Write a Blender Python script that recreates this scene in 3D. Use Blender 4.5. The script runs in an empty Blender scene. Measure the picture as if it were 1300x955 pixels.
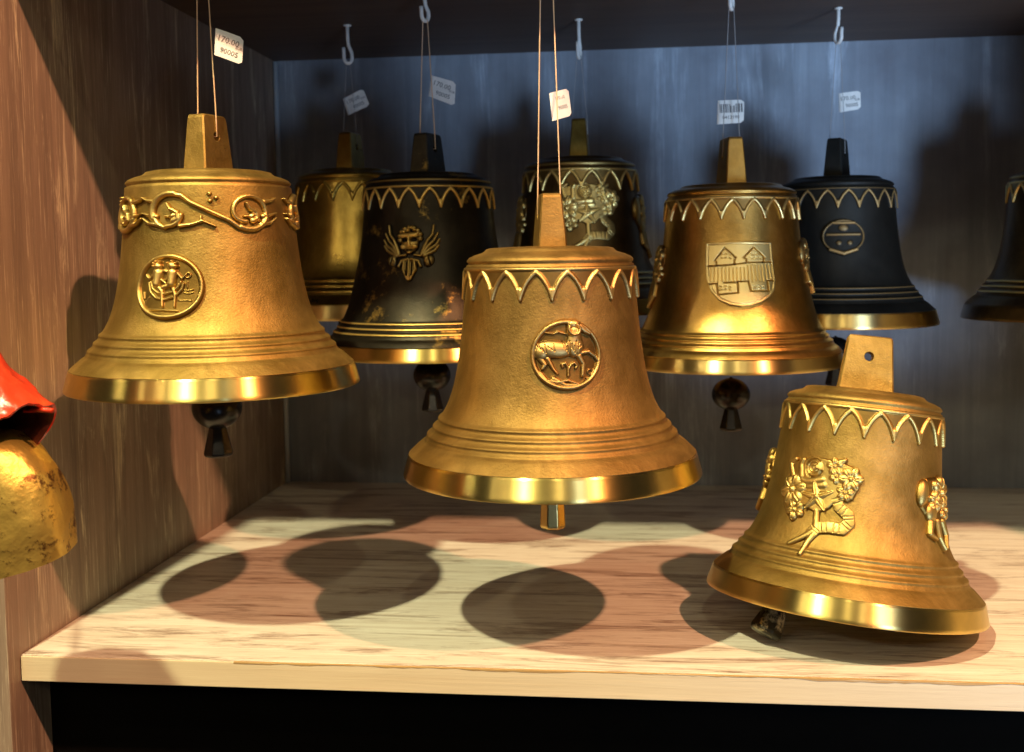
import bpy, bmesh, math, random
import numpy as np
from mathutils import Vector, Matrix, Euler

random.seed(7); np.random.seed(7)
PI = math.pi
sc = bpy.context.scene
COL = sc.collection

# ------------------------------------------------------------------ camera, world, lamps
HC = 0.234                                     # eye height above the shelf board
FPX, PITCH, YAW, ROLL = 1397.2, 0.07605, -0.1121, 0.01401
def cam_axes():
    cy, sy = math.cos(YAW), math.sin(YAW)
    f = Vector((sy*math.cos(PITCH), cy*math.cos(PITCH), -math.sin(PITCH)))
    r = Vector((cy, -sy, 0)); d = f.cross(r)
    return math.cos(ROLL)*r+math.sin(ROLL)*d, -math.sin(ROLL)*r+math.cos(ROLL)*d, f
AX_R, AX_D, AX_F = cam_axes()
cam = bpy.data.objects.new('camera', bpy.data.cameras.new('camera'))
COL.objects.link(cam); sc.camera = cam
M = Matrix.Identity(4)
for i in range(3):
    M[i][0] = AX_R[i]; M[i][1] = -AX_D[i]; M[i][2] = -AX_F[i]
M[0][3], M[1][3], M[2][3] = 0, 0, HC
cam.matrix_world = M
cam.data.sensor_width = 36; cam.data.lens = FPX/1300*36
cam.data.shift_y = -45/1300
cam.data.clip_start = 0.02; cam.data.clip_end = 50
cam.data.dof.use_dof = True; cam.data.dof.focus_distance = 0.62; cam.data.dof.aperture_fstop = 14
def at(u, v, z):                               # a point in the place, z metres before the lens
    return Vector((0, 0, HC)) + AX_R*((u-650)/FPX*z) + AX_D*((v-432.5)/FPX*z) + AX_F*z

w = bpy.data.worlds.new('World'); sc.world = w; w.use_nodes = True
bg = w.node_tree.nodes['Background']
bg.inputs[0].default_value = (0.9, 0.86, 0.78, 1); bg.inputs[1].default_value = 0.026

def lamp(name, loc, target, power, color, size=0.03, angle=70, blend=0.4):
    l = bpy.data.lights.new(name, 'SPOT'); l.energy = power; l.color = color
    l.shadow_soft_size = size; l.spot_size = math.radians(angle); l.spot_blend = blend
    o = bpy.data.objects.new(name, l); COL.objects.link(o); o.location = loc
    o.rotation_euler = (Vector(target)-Vector(loc)).to_track_quat('-Z', 'Y').to_euler()
    return o
lamp('spot_lamp', (-0.42, -0.17, 1.40), (0.0, 0.8, 0.1), 104, (1.0, 0.94, 0.54), 0.022)
lamp('spot_lamp', (0.80, -0.22, 1.42), (0.0, 0.8, 0.1), 116, (1.0, 0.45, 0.23), 0.022)
lamp('spot_lamp', (0.13, -0.50, 1.42), (0.0, 0.8, 0.1), 7, (1.0, 0.86, 0.50), 0.02)
lamp('spot_lamp', (-0.85, -0.25, 1.42), (-0.1, 0.8, 0.1), 6, (1.0, 0.85, 0.5), 0.02)
lamp('spot_lamp', (0.52, -0.55, 1.44), (0.1, 0.8, 0.1), 2, (1.0, 0.86, 0.50), 0.02)
lamp('spot_lamp', (-2.1, -0.30, 1.42), (-0.1, 0.8, 0.1), 10, (1.0, 0.85, 0.5), 0.02)
for lx, ly, pw in ((-2.0, -1.57, 9), (-1.35, -2.05, 5), (-0.93, -2.2, 9), (0.52, -2.3, 11), (1.6, -1.9, 6)):
    lamp('far_spot_lamp', (lx, ly, 1.45), (0.0, 0.8, 0.2), pw, (1.0, 0.86, 0.56), 0.03, 40)
def area(name, loc, target, power, color, sx, sy):
    l = bpy.data.lights.new(name, 'AREA'); l.energy = power; l.color = color
    l.shape = 'RECTANGLE'; l.size = sx; l.size_y = sy
    o = bpy.data.objects.new(name, l); COL.objects.link(o); o.location = loc
    o.rotation_euler = (Vector(target)-Vector(loc)).to_track_quat('-Z', 'Y').to_euler()
    return o
lamp('window_light', (1.0, -1.2, -0.36), (0.27, 1.116, 0.48), 235, (0.46, 0.68, 1.0), 0.30, 27, 1.0)
area('added_rim_fill', (-0.1, -1.5, 1.35), (0.0, 0.6, 0.15), 5.0, (1.0, 0.85, 0.58), 3.0, 0.6)  # added unseen area light: soft fill and broad reflections on the rims

sc.view_settings.view_transform = 'Standard'; sc.view_settings.look = 'None'
sc.view_settings.exposure = 0.15; sc.view_settings.gamma = 1.0
sc.cycles.use_denoising = True
sc.cycles.max_bounces = 8; sc.cycles.sample_clamp_indirect = 4.0

# ------------------------------------------------------------------ helpers
def tag(o, label=None, cat=None, group=None, kind=None):
    if label: o['label'] = label
    if cat: o['category'] = cat
    if group: o['group'] = group
    if kind: o['kind'] = kind
    return o
def empty(name, loc, rot=(0, 0, 0)):
    o = bpy.data.objects.new(name, None); o.empty_display_size = 0.02
    o.location = loc; o.rotation_euler = rot; COL.objects.link(o); return o
def link(name, me, mat, parent=None):
    o = bpy.data.objects.new(name, me); COL.objects.link(o)
    if mat: me.materials.append(mat)
    if parent: o.parent = parent
    return o
def mesh(name, verts, faces, mat, parent=None, smooth=True):
    me = bpy.data.meshes.new(name); me.from_pydata([tuple(v) for v in verts], [], [tuple(f) for f in faces])
    if smooth: me.polygons.foreach_set('use_smooth', [True]*len(me.polygons))
    me.update(); return link(name, me, mat, parent)
def box_me(x0, x1, y0, y1, z0, z1, bev=0.0):
    bm = bmesh.new(); bmesh.ops.create_cube(bm, size=1)
    for v in bm.verts:
        v.co = Vector(((x0+x1)/2+v.co.x*(x1-x0), (y0+y1)/2+v.co.y*(y1-y0), (z0+z1)/2+v.co.z*(z1-z0)))
    if bev: bmesh.ops.bevel(bm, geom=bm.edges[:], offset=bev, segments=2, affect='EDGES', profile=0.6)
    me = bpy.data.meshes.new('box'); bm.to_mesh(me); bm.free(); return me
def box(name, dims, mat, parent=None, bev=0.0):
    me = box_me(*dims, bev); me.name = name
    return link(name, me, mat, parent)
def lathe(name, prof, mat, parent=None, n=160, z0=0.0):
    V = []; F = []
    for (r, z) in prof:
        for k in range(n):
            a = 2*PI*k/n; V.append((r*math.sin(a), -r*math.cos(a), z+z0))
    for i in range(len(prof)-1):
        for k in range(n):
            k2 = (k+1) % n; F.append((i*n+k, i*n+k2, (i+1)*n+k2, (i+1)*n+k))
    return mesh(name, V, F, mat, parent)
def tube(name, pts, rad, mat, parent=None, n=8, closed_ends=True):
    pts = [Vector(p) for p in pts]; V = []; F = []
    rads = rad if isinstance(rad, (list, tuple)) else [rad]*len(pts)
    up = None
    for i, p in enumerate(pts):
        t = (pts[min(i+1, len(pts)-1)]-pts[max(i-1, 0)]).normalized()
        if up is None:
            up = t.orthogonal().normalized()
        else:
            up = (up - t*up.dot(t)).normalized()
        s = t.cross(up)
        for k in range(n):
            a = 2*PI*k/n; V.append(p+(up*math.cos(a)+s*math.sin(a))*rads[i])
    for i in range(len(pts)-1):
        for k in range(n):
            k2 = (k+1) % n; F.append((i*n+k, i*n+k2, (i+1)*n+k2, (i+1)*n+k))
    if closed_ends:
        F.append(tuple(range(n))[::-1]); F.append(tuple((len(pts)-1)*n+k for k in range(n)))
    return mesh(name, V, F, mat, parent)

# ------------------------------------------------------------------ materials
def new_mat(name):
    m = bpy.data.materials.new(name); m.use_nodes = True
    nt = m.node_tree; b = nt.nodes['Principled BSDF']
    return m, nt, b
def N(nt, t, **kw):
    n = nt.nodes.new(t)
    for k, v in kw.items():
        if k == 'inp':
            for kk, vv in v.items(): n.inputs[kk].default_value = vv
        else: setattr(n, k, v)
    return n
def noise(nt, scale, vec=None, detail=6, rough=0.6, mapscale=None, dist=0.0):
    tc = nt.nodes.get('TC') or N(nt, 'ShaderNodeTexCoord', name='TC')
    src = vec or tc.outputs['Object']
    if mapscale:
        mp = N(nt, 'ShaderNodeMapping'); mp.inputs['Scale'].default_value = mapscale
        nt.links.new(src, mp.inputs[0]); src = mp.outputs[0]
    n = N(nt, 'ShaderNodeTexNoise'); n.inputs['Scale'].default_value = scale
    n.inputs['Detail'].default_value = detail; n.inputs['Roughness'].default_value = rough
    n.inputs['Distortion'].default_value = dist
    nt.links.new(src, n.inputs['Vector']); return n.outputs['Fac']
def ramp(nt, fac, stops):
    r = N(nt, 'ShaderNodeValToRGB'); els = r.color_ramp.elements
    while len(els) < len(stops): els.new(0.5)
    for e, (p, c) in zip(els, stops):
        e.position = p; e.color = (c[0], c[1], c[2], 1) if isinstance(c, tuple) else (c, c, c, 1)
    nt.links.new(fac, r.inputs[0]); return r.outputs[0]
def mix(nt, fac, a, b, mode='MIX'):
    m = N(nt, 'ShaderNodeMix', data_type='RGBA', blend_type=mode)
    for s, v in ((0, fac), (6, a), (7, b)):
        if isinstance(v, (int, float)): m.inputs[s].default_value = v
        elif isinstance(v, tuple): m.inputs[s].default_value = (v[0], v[1], v[2], 1)
        else: nt.links.new(v, m.inputs[s])
    return m.outputs[2]
def bump(nt, b, facs):
    prev = None
    for fac, st, dist in facs:
        bp = N(nt, 'ShaderNodeBump'); bp.inputs['Strength'].default_value = st; bp.inputs['Distance'].default_value = dist
        nt.links.new(fac, bp.inputs['Height'])
        if prev: nt.links.new(prev, bp.inputs['Normal'])
        prev = bp.outputs[0]
    nt.links.new(prev, b.inputs['Normal'])

def gold_mat(name, base, dark, rough=0.4, grain=0.00025, patches=None, hi=None, metal=1.0, rvar=0.12, lump=0.35):
    m, nt, b = new_mat(name)
    n1 = noise(nt, 45, detail=8, rough=0.65)
    n2 = noise(nt, 900, detail=3, rough=0.6)
    n3 = noise(nt, 14, detail=4, rough=0.6, mapscale=(1, 1, 1.0))
    c = mix(nt, ramp(nt, n1, [(0.3, 0.0), (0.72, 1.0)]), dark, base)
    c = mix(nt, ramp(nt, noise(nt, 26, detail=7, rough=0.7, mapscale=(1, 1, 0.45), dist=0.6), [(0.42, 0.55), (0.62, 0.0)]), c, tuple(x*0.5 for x in dark))
    if patches:
        pm = ramp(nt, noise(nt, patches[1], detail=9, rough=0.75), [(patches[2], 0.0), (patches[2]+0.12, 1.0)])
        c = mix(nt, pm, c, patches[0])
    if hi:                                     # by stored relief height: rubbed high spots, plus painted recess shade on gold reliefs
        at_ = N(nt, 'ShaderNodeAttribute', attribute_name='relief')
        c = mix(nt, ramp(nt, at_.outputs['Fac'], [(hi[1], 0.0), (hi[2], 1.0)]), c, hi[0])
        mm = N(nt, 'ShaderNodeMapRange'); 
    nt.links.new(c, b.inputs['Base Color'])
    b.inputs['Metallic'].default_value = metal
    n4 = noise(nt, 330, detail=4, rough=0.7); r = N(nt, 'ShaderNodeMapRange'); r.inputs['To Min'].default_value = rough-rvar*0.5; r.inputs['To Max'].default_value = rough+rvar
    nt.links.new(n1, r.inputs['Value']); nt.links.new(r.outputs[0], b.inputs['Roughness'])
    bump(nt, b, [(n2, 0.7, grain), (n4, 0.5, grain*1.8), (n1, lump, 0.0007), (n3, lump*0.5, 0.002)])
    return m
def rim_mat(name, base, rough=0.22):
    m, nt, b = new_mat(name)
    f = noise(nt, 120, detail=2, rough=0.5, mapscale=(0.05, 0.05, 11))
    n1 = noise(nt, 60, detail=5)
    c = mix(nt, ramp(nt, n1, [(0.35, 0.0), (0.7, 1.0)]), tuple(x*0.86 for x in base), base)
    nt.links.new(c, b.inputs['Base Color'])
    b.inputs['Metallic'].default_value = 1; b.inputs['Roughness'].default_value = rough
    b.inputs['Anisotropic'].default_value = 1.0
    b.inputs['Anisotropic Rotation'].default_value = 0.25
    tg = N(nt, 'ShaderNodeTangent', direction_type='RADIAL', axis='Z')
    nt.links.new(tg.outputs[0], b.inputs['Tangent'])
    bump(nt, b, [(f, 0.3, 0.0001), (noise(nt, 260, detail=4), 0.15, 0.0001)])
    return m
GOLD = gold_mat('cast_gold_bronze', (0.60, 0.405, 0.13), (0.38, 0.245, 0.058), 0.54)
GOLD_REL = gold_mat('cast_gold_relief', (0.36, 0.22, 0.052), (0.26, 0.15, 0.034), 0.40, 0.00012, hi=((0.76, 0.55, 0.18), 0.2, 0.75), lump=0.1)  # patina base, deepened in the low parts as painted recess shade
GOLD_DEEP = gold_mat('cast_amber_bronze', (0.50, 0.31, 0.10), (0.34, 0.20, 0.055), 0.56)
DEEP_REL = gold_mat('cast_amber_relief', (0.29, 0.165, 0.045), (0.21, 0.115, 0.03), 0.42, 0.00012, hi=((0.66, 0.44, 0.16), 0.2, 0.75), lump=0.1)  # amber version: patina and recess shade both in the low colour
GOLD_GLOSS = gold_mat('polished_amber_bronze', (0.82, 0.52, 0.16), (0.60, 0.34, 0.08), 0.30, 0.00018, rvar=0.08)
GLOSS_REL = gold_mat('polished_amber_relief', (0.30, 0.16, 0.04), (0.22, 0.11, 0.03), 0.34, 0.00012, hi=((0.88, 0.66, 0.27), 0.15, 0.75), lump=0.1)  # dark low parts paint the shadow outline round the shield
BRASS = gold_mat('old_brass', (0.72, 0.52, 0.13), (0.46, 0.30, 0.06), 0.27, 0.00012, rvar=0.08)
DARK = gold_mat('dark_patina_bronze', (0.055, 0.045, 0.03), (0.03, 0.026, 0.018), 0.40, 0.00012,
                patches=((0.50, 0.33, 0.08), 38, 0.58), hi=((0.88, 0.62, 0.18), 0.30, 0.85), metal=0.85)
BROWN = gold_mat('brown_patina_bronze', (0.24, 0.15, 0.05), (0.11, 0.065, 0.022), 0.33, 0.00012,
                 patches=((0.6, 0.42, 0.12), 30, 0.63), hi=((0.90, 0.68, 0.24), 0.15, 0.8), metal=0.95)
BLACK = gold_mat('black_patina_bronze', (0.030, 0.029, 0.025), (0.018, 0.018, 0.016), 0.50, 0.00012,
                 hi=((0.55, 0.36, 0.14), 0.55, 1.0), metal=0.6)
RIM = rim_mat('turned_bronze', (0.95, 0.70, 0.22), 0.33)
RIM_PALE = rim_mat('turned_pale_bronze', (0.92, 0.70, 0.28), 0.34)

def simple(name, col, rough=0.5, metal=0.0, bmp=None):
    m, nt, b = new_mat(name)
    n1 = noise(nt, 80, detail=6)
    c = mix(nt, n1, tuple(x*0.7 for x in col), tuple(min(1, x*1.2) for x in col))
    nt.links.new(c, b.inputs['Base Color'])
    b.inputs['Roughness'].default_value = rough; b.inputs['Metallic'].default_value = metal
    if bmp: bump(nt, b, [(noise(nt, bmp[0], detail=5), 0.5, bmp[1])])
    return m
IRON = simple('black_clapper_iron', (0.014, 0.012, 0.010), 0.25, 0.15, (200, 0.0003))
IRON_WORN = gold_mat('worn_clapper_iron', (0.08, 0.07, 0.05), (0.03, 0.028, 0.02), 0.3, 0.0002, patches=((0.55, 0.50, 0.30), 110, 0.50), metal=0.9)
BRASS_ROD = simple('brass_clapper', (0.72, 0.50, 0.18), 0.3, 1.0, (150, 0.0003))
CORD = simple('nylon_cord', (0.75, 0.50, 0.30), 0.35)
CORD_THIN = simple('grey_nylon_cord', (0.35, 0.33, 0.32), 0.4)
HOOKM = simple('white_hook', (0.75, 0.75, 0.72), 0.35)
PAPER = simple('tag_paper', (0.83, 0.82, 0.78), 0.7)
INK = simple('grey_ink', (0.16, 0.16, 0.16), 0.8)
VOID = simple('under_shelf_shade_paint', (0.004, 0.0035, 0.003), 0.9)  # near-black, puts the darkness under the board into the colour
VOID.node_tree.nodes['Principled BSDF'].inputs['Specular IOR Level'].default_value = 0.05

def wood(name, axis, light, dark, streak, amount=0.5, rough=0.6, wear=None, wsc=1.0, blot=None):
    """axis = direction of the grain (0 x, 2 z)"""
    m, nt, b = new_mat(name)
    s = [14, 14, 14]; s[axis] = 0.6
    s2 = [60, 60, 60]; s2[axis] = 1.6
    s3 = [9, 9, 9]; s3[axis] = 1.1
    g1 = noise(nt, 6*wsc, mapscale=tuple(s), detail=9, rough=0.7, dist=0.4)
    g2 = noise(nt, 9*wsc, mapscale=tuple(s2), detail=5, rough=0.7)
    g3 = noise(nt, 3*wsc, mapscale=tuple(s3), detail=7, rough=0.75, dist=0.8)
    c = mix(nt, ramp(nt, g1, [(0.3, 0.0), (0.68, 1.0)]), dark, light)
    c = mix(nt, ramp(nt, g2, [(0.56, 0.0), (0.70, amount)]), c, streak)
    if wear:
        pat = N(nt, 'ShaderNodeMath', operation='MULTIPLY')
        nt.links.new(ramp(nt, g3, [(wear[1], 0.0), (wear[1]+0.1, 1.0)]), pat.inputs[0])
        nt.links.new(ramp(nt, g2, [(0.38, 0.0), (0.56, 1.0)]), pat.inputs[1])
        c = mix(nt, pat.outputs[0], c, wear[0])
    if blot:
        bl = noise(nt, blot[1], detail=5, rough=0.6)
        c = mix(nt, ramp(nt, bl, [(0.35, 0.0), (0.7, 1.0)]), c, blot[0], 'MIX') if False else mix(nt, ramp(nt, bl, [(0.3, 0.0), (0.7, blot[2])]), c, blot[0])
    nt.links.new(c, b.inputs['Base Color'])
    b.inputs['Roughness'].default_value = rough
    bump(nt, b, [(g2, 0.25, 0.0006), (g1, 0.25, 0.001)])
    return m
W_FLOOR = wood('whitewashed_wood', 0, (0.86, 0.82, 0.73), (0.62, 0.53, 0.43), (0.34, 0.21, 0.14), 0.85, 0.42,
               wear=((0.22, 0.12, 0.08), 0.51), wsc=2.3)
W_EDGE = wood('pale_edge_wood', 0, (0.78, 0.68, 0.48), (0.68, 0.56, 0.37), (0.60, 0.44, 0.26), 0.4, 0.5)
W_SIDE = wood('brown_washed_wood', 2, (0.40, 0.30, 0.225), (0.21, 0.155, 0.12), (0.80, 0.70, 0.52), 0.75, 0.6,
              wear=((0.88, 0.78, 0.55), 0.56), wsc=1.3)
W_BACK = wood('blue_grey_washed_wood', 2, (0.33, 0.38, 0.44), (0.19, 0.22, 0.26), (0.36, 0.40, 0.46), 0.45, 0.65,
              blot=((0.15, 0.16, 0.19), 9, 0.95), wear=((0.50, 0.58, 0.68), 0.52), wsc=0.8)
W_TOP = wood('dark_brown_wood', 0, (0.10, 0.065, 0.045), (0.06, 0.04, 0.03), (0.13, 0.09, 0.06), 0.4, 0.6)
W_BATTEN = wood('pale_blue_batten_wood', 2, (0.72, 0.80, 0.86), (0.5, 0.56, 0.62), (0.2, 0.2, 0.22), 0.5, 0.6)

# ------------------------------------------------------------------ the shelf compartment
XL, XR, YB, YF, ZT = -0.3677, 0.452, 1.1163, 0.6077, 0.4376
TH = 0.0155
floor = tag(box('shelf_floor', (XL, XR, YF, YB, -TH, 0), W_FLOOR, None, 0.0006), kind='structure')
band = box('edge_band', (XL+0.0006, XR, YF-0.0016, YF-0.0001, -TH-0.0002, -0.0006), W_EDGE, floor, 0.0004)
V = []; F = []; rg = random.Random(5); nseg = 150; low_ = 0.0012
for i in range(nseg+1):                        # bare amber core showing where the band has lifted
    x = -0.235+(XR+0.235)*i/nseg; low_ = min(0.0013+0.0013*i/nseg, max(0.0005, low_+rg.uniform(-0.0006, 0.0006)))
    V += [(x, YF-0.0018, -0.0004), (x, YF-0.0018, -low_), (x, YF-0.0002, -0.0003), (x, YF-0.0002, -low_)]
for i in range(nseg):
    a = 4*i; F += [(a+1, a+5, a+4, a), (a, a+4, a+6, a+2), (a+3, a+7, a+5, a+1)]
mesh('lifted_edge', V, F, wood('amber_core_wood', 0, (0.60, 0.42, 0.18), (0.38, 0.22, 0.08), (0.9, 0.8, 0.6), 0.8), floor, smooth=False)
tag(box('back_wall', (XL-0.02, XR+0.02, YB, YB+0.012, -0.12, ZT+0.02), W_BACK, None, 0.0005), kind='structure')
YS = 0.5945
side = tag(box('side_wall', (XL-0.022, XL-0.0002, YS, YB-0.0004, -0.16, ZT+0.02), W_SIDE, None, 0.0008), kind='structure')
tag(box('side_wall_right', (XR+0.0002, XR+0.022, YF, YB-0.0004, -0.16, ZT+0.02), W_SIDE, None, 0.0008), kind='structure')
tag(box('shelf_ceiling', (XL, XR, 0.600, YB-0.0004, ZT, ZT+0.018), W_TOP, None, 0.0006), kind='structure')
tag(box('added_dark_panel', (XL, XR, YF+0.03, YF+0.045, -0.16, -TH-0.0006), VOID, None, 0.0005), kind='structure')  # added panel, coloured to stand in for the dark space below the board
tag(box('neighbour_panel', (XL-0.30, XL-0.0224, YS+0.012, YS+0.030, -0.16, ZT+0.02), W_SIDE, None, 0.0008), kind='structure')
batten = tag(tube('corner_batten', [(XL+0.0025, YB-0.003, 0.0005), (XL+0.0025, YB-0.003, 0.2), (XL+0.0022, YB-0.003, ZT-0.001)], 0.0026, W_BATTEN, None, 10),
             'thin pale blue wooden batten standing upright in the back left corner of the shelf', 'batten')

# ------------------------------------------------------------------ relief fields
class Relief:
    def __init__(s, us, vs, wrap=0.0):
        s.U, s.V = np.meshgrid(us, vs); s.h = np.full(s.U.shape, -0.02); s.wrap = wrap
    def dist(s, pts, w1, w2=None):
        d = np.full(s.U.shape, 9.0); n = len(pts)
        for i in range(max(1, n-1)):
            a = pts[i]; b = pts[min(i+1, n-1)]
            t0 = i/max(1, n-1); t1 = (i+1)/max(1, n-1)
            ww = max(w1, w2 or 0)*1.3
            j = np.where((s.us_ok(min(a[0], b[0])-ww, max(a[0], b[0])+ww)))[0]
            if len(j) == 0: continue
            sl = (slice(None), slice(j[0], j[-1]+1))
            U, V = s.U[sl], s.V[sl]
            dx, dy = b[0]-a[0], b[1]-a[1]; L = dx*dx+dy*dy+1e-12
            t = np.clip(((U-a[0])*dx+(V-a[1])*dy)/L, 0, 1)
            dd = np.hypot(U-a[0]-t*dx, V-a[1]-t*dy)
            if w2 is not None:
                ww_ = w1+(w2-w1)*(t0+(t1-t0)*t); dd = dd/ww_
            else: dd = dd/w1
            d[sl] = np.minimum(d[sl], dd)
        return d
    def us_ok(s, a, b):
        u = s.U[0]; return (u >= a) & (u <= b)
    def stroke(s, pts, w, H, base=0.0, w2=None):
        d = s.dist(pts, w, w2)
        f = np.where(d < 1, base+H*np.sqrt(np.clip(1-d*d, 0, 1)), -0.02)
        s.h = np.maximum(s.h, f)
    def blob(s, x, y, rx, ry, H, base=0.0, rot=0.0):
        c, n = math.cos(rot), math.sin(rot)
        X = (s.U-x)*c+(s.V-y)*n; Y = -(s.U-x)*n+(s.V-y)*c
        d = np.hypot(X/rx, Y/ry)
        s.h = np.maximum(s.h, np.where(d < 1, base+H*np.sqrt(np.clip(1-d*d, 0, 1)), -0.02))
    def cut(s, pts, w, D):
        d = s.dist(pts, w)
        m = (d < 1) & (s.h > 0.001)
        s.h = np.where(m, np.maximum(s.h-D*(1-d*d), 0.001), s.h)
    def plate(s, poly, H, bev=0.01):
        P = np.array(poly); n = len(P); inside = np.zeros(s.U.shape, bool); d = np.full(s.U.shape, 9.0)
        for i in range(n):
            a = P[i]; b = P[(i+1) % n]
            cond = ((a[1] > s.V) != (b[1] > s.V)) & (s.U < (b[0]-a[0])*(s.V-a[1])/(b[1]-a[1]+1e-12)+a[0])
            inside ^= cond
            e = b-a; L = e@e+1e-12
            t = np.clip(((s.U-a[0])*e[0]+(s.V-a[1])*e[1])/L, 0, 1)
            d = np.minimum(d, np.hypot(s.U-a[0]-t*e[0], s.V-a[1]-t*e[1]))
        s.h = np.maximum(s.h, np.where(inside, H*np.clip(d/bev, 0.0, 1)**0.5, -0.02))
    def flower(s, x, y, r, n, H, base, rot=0.0):
        for k in range(n):
            a = rot+2*PI*k/n
            s.blob(x+0.56*r*math.cos(a), y+0.56*r*math.sin(a), 0.46*r, 0.40*r, H, base, a)
            s.cut([(x+0.3*r*math.cos(a), y+0.3*r*math.sin(a)), (x+0.85*r*math.cos(a), y+0.85*r*math.sin(a))], 0.07*r, 0.25*H)
        s.blob(x, y, 0.24*r, 0.24*r, H*1.25, base)

def arc(cx, cy, r, a0, a1, n=14, r1=None):
    r1 = r if r1 is None else r1
    return [(cx+(r+(r1-r)*t)*math.cos(math.radians(a0+(a1-a0)*t)), cy+(r+(r1-r)*t)*math.sin(math.radians(a0+(a1-a0)*t))) for t in [i/n for i in range(n+1)]]

# ------------------------------------------------------------------ bells
def smooth_prof(keys):
    """keys [(z, r)] rising z -> monotone cubic r(z)"""
    z = np.array([k[0] for k in keys]); r = np.array([k[1] for k in keys])
    d = np.diff(r)/np.diff(z); m = np.zeros(len(z)); m[0] = d[0]; m[-1] = d[-1]
    for i in range(1, len(z)-1):
        m[i] = 0 if d[i-1]*d[i] <= 0 else 2*d[i-1]*d[i]/(d[i-1]+d[i])
    def f(q):
        q = np.atleast_1d(np.asarray(q, float)); i = np.clip(np.searchsorted(z, q)-1, 0, len(z)-2)
        hh = z[i+1]-z[i]; t = (q-z[i])/hh
        return (2*t**3-3*t**2+1)*r[i]+(t**3-2*t**2+t)*hh*m[i]+(-2*t**3+3*t**2)*r[i+1]+(t**3-t**2)*hh*m[i+1]
    return f
KA = [(0.155, 0.962), (0.20, 0.915), (0.26, 0.850), (0.33, 0.795), (0.39, 0.752), (0.50, 0.692), (0.63, 0.650), (0.84, 0.611), (1.12, 0.580), (1.30, 0.566), (1.42, 0.556)]
KB = [(0.135, 0.972), (0.17, 0.945), (0.22, 0.895), (0.30, 0.835), (0.40, 0.780), (0.57, 0.722), (0.75, 0.684), (0.95, 0.640), (1.2, 0.604), (1.5, 0.580), (1.62, 0.572)]
TYPES = {'A': dict(f=smooth_prof(KA), z0=0.155, z1=1.42, ribs=(0.292, 0.345, 0.398), rimtop=0.155, frieze=1.395, th=0.06),
         'B': dict(f=smooth_prof(KB), z0=0.135, z1=1.62, ribs=(0.245, 0.292, 0.339), rimtop=0.135, frieze=1.59, th=0.06)}
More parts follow.
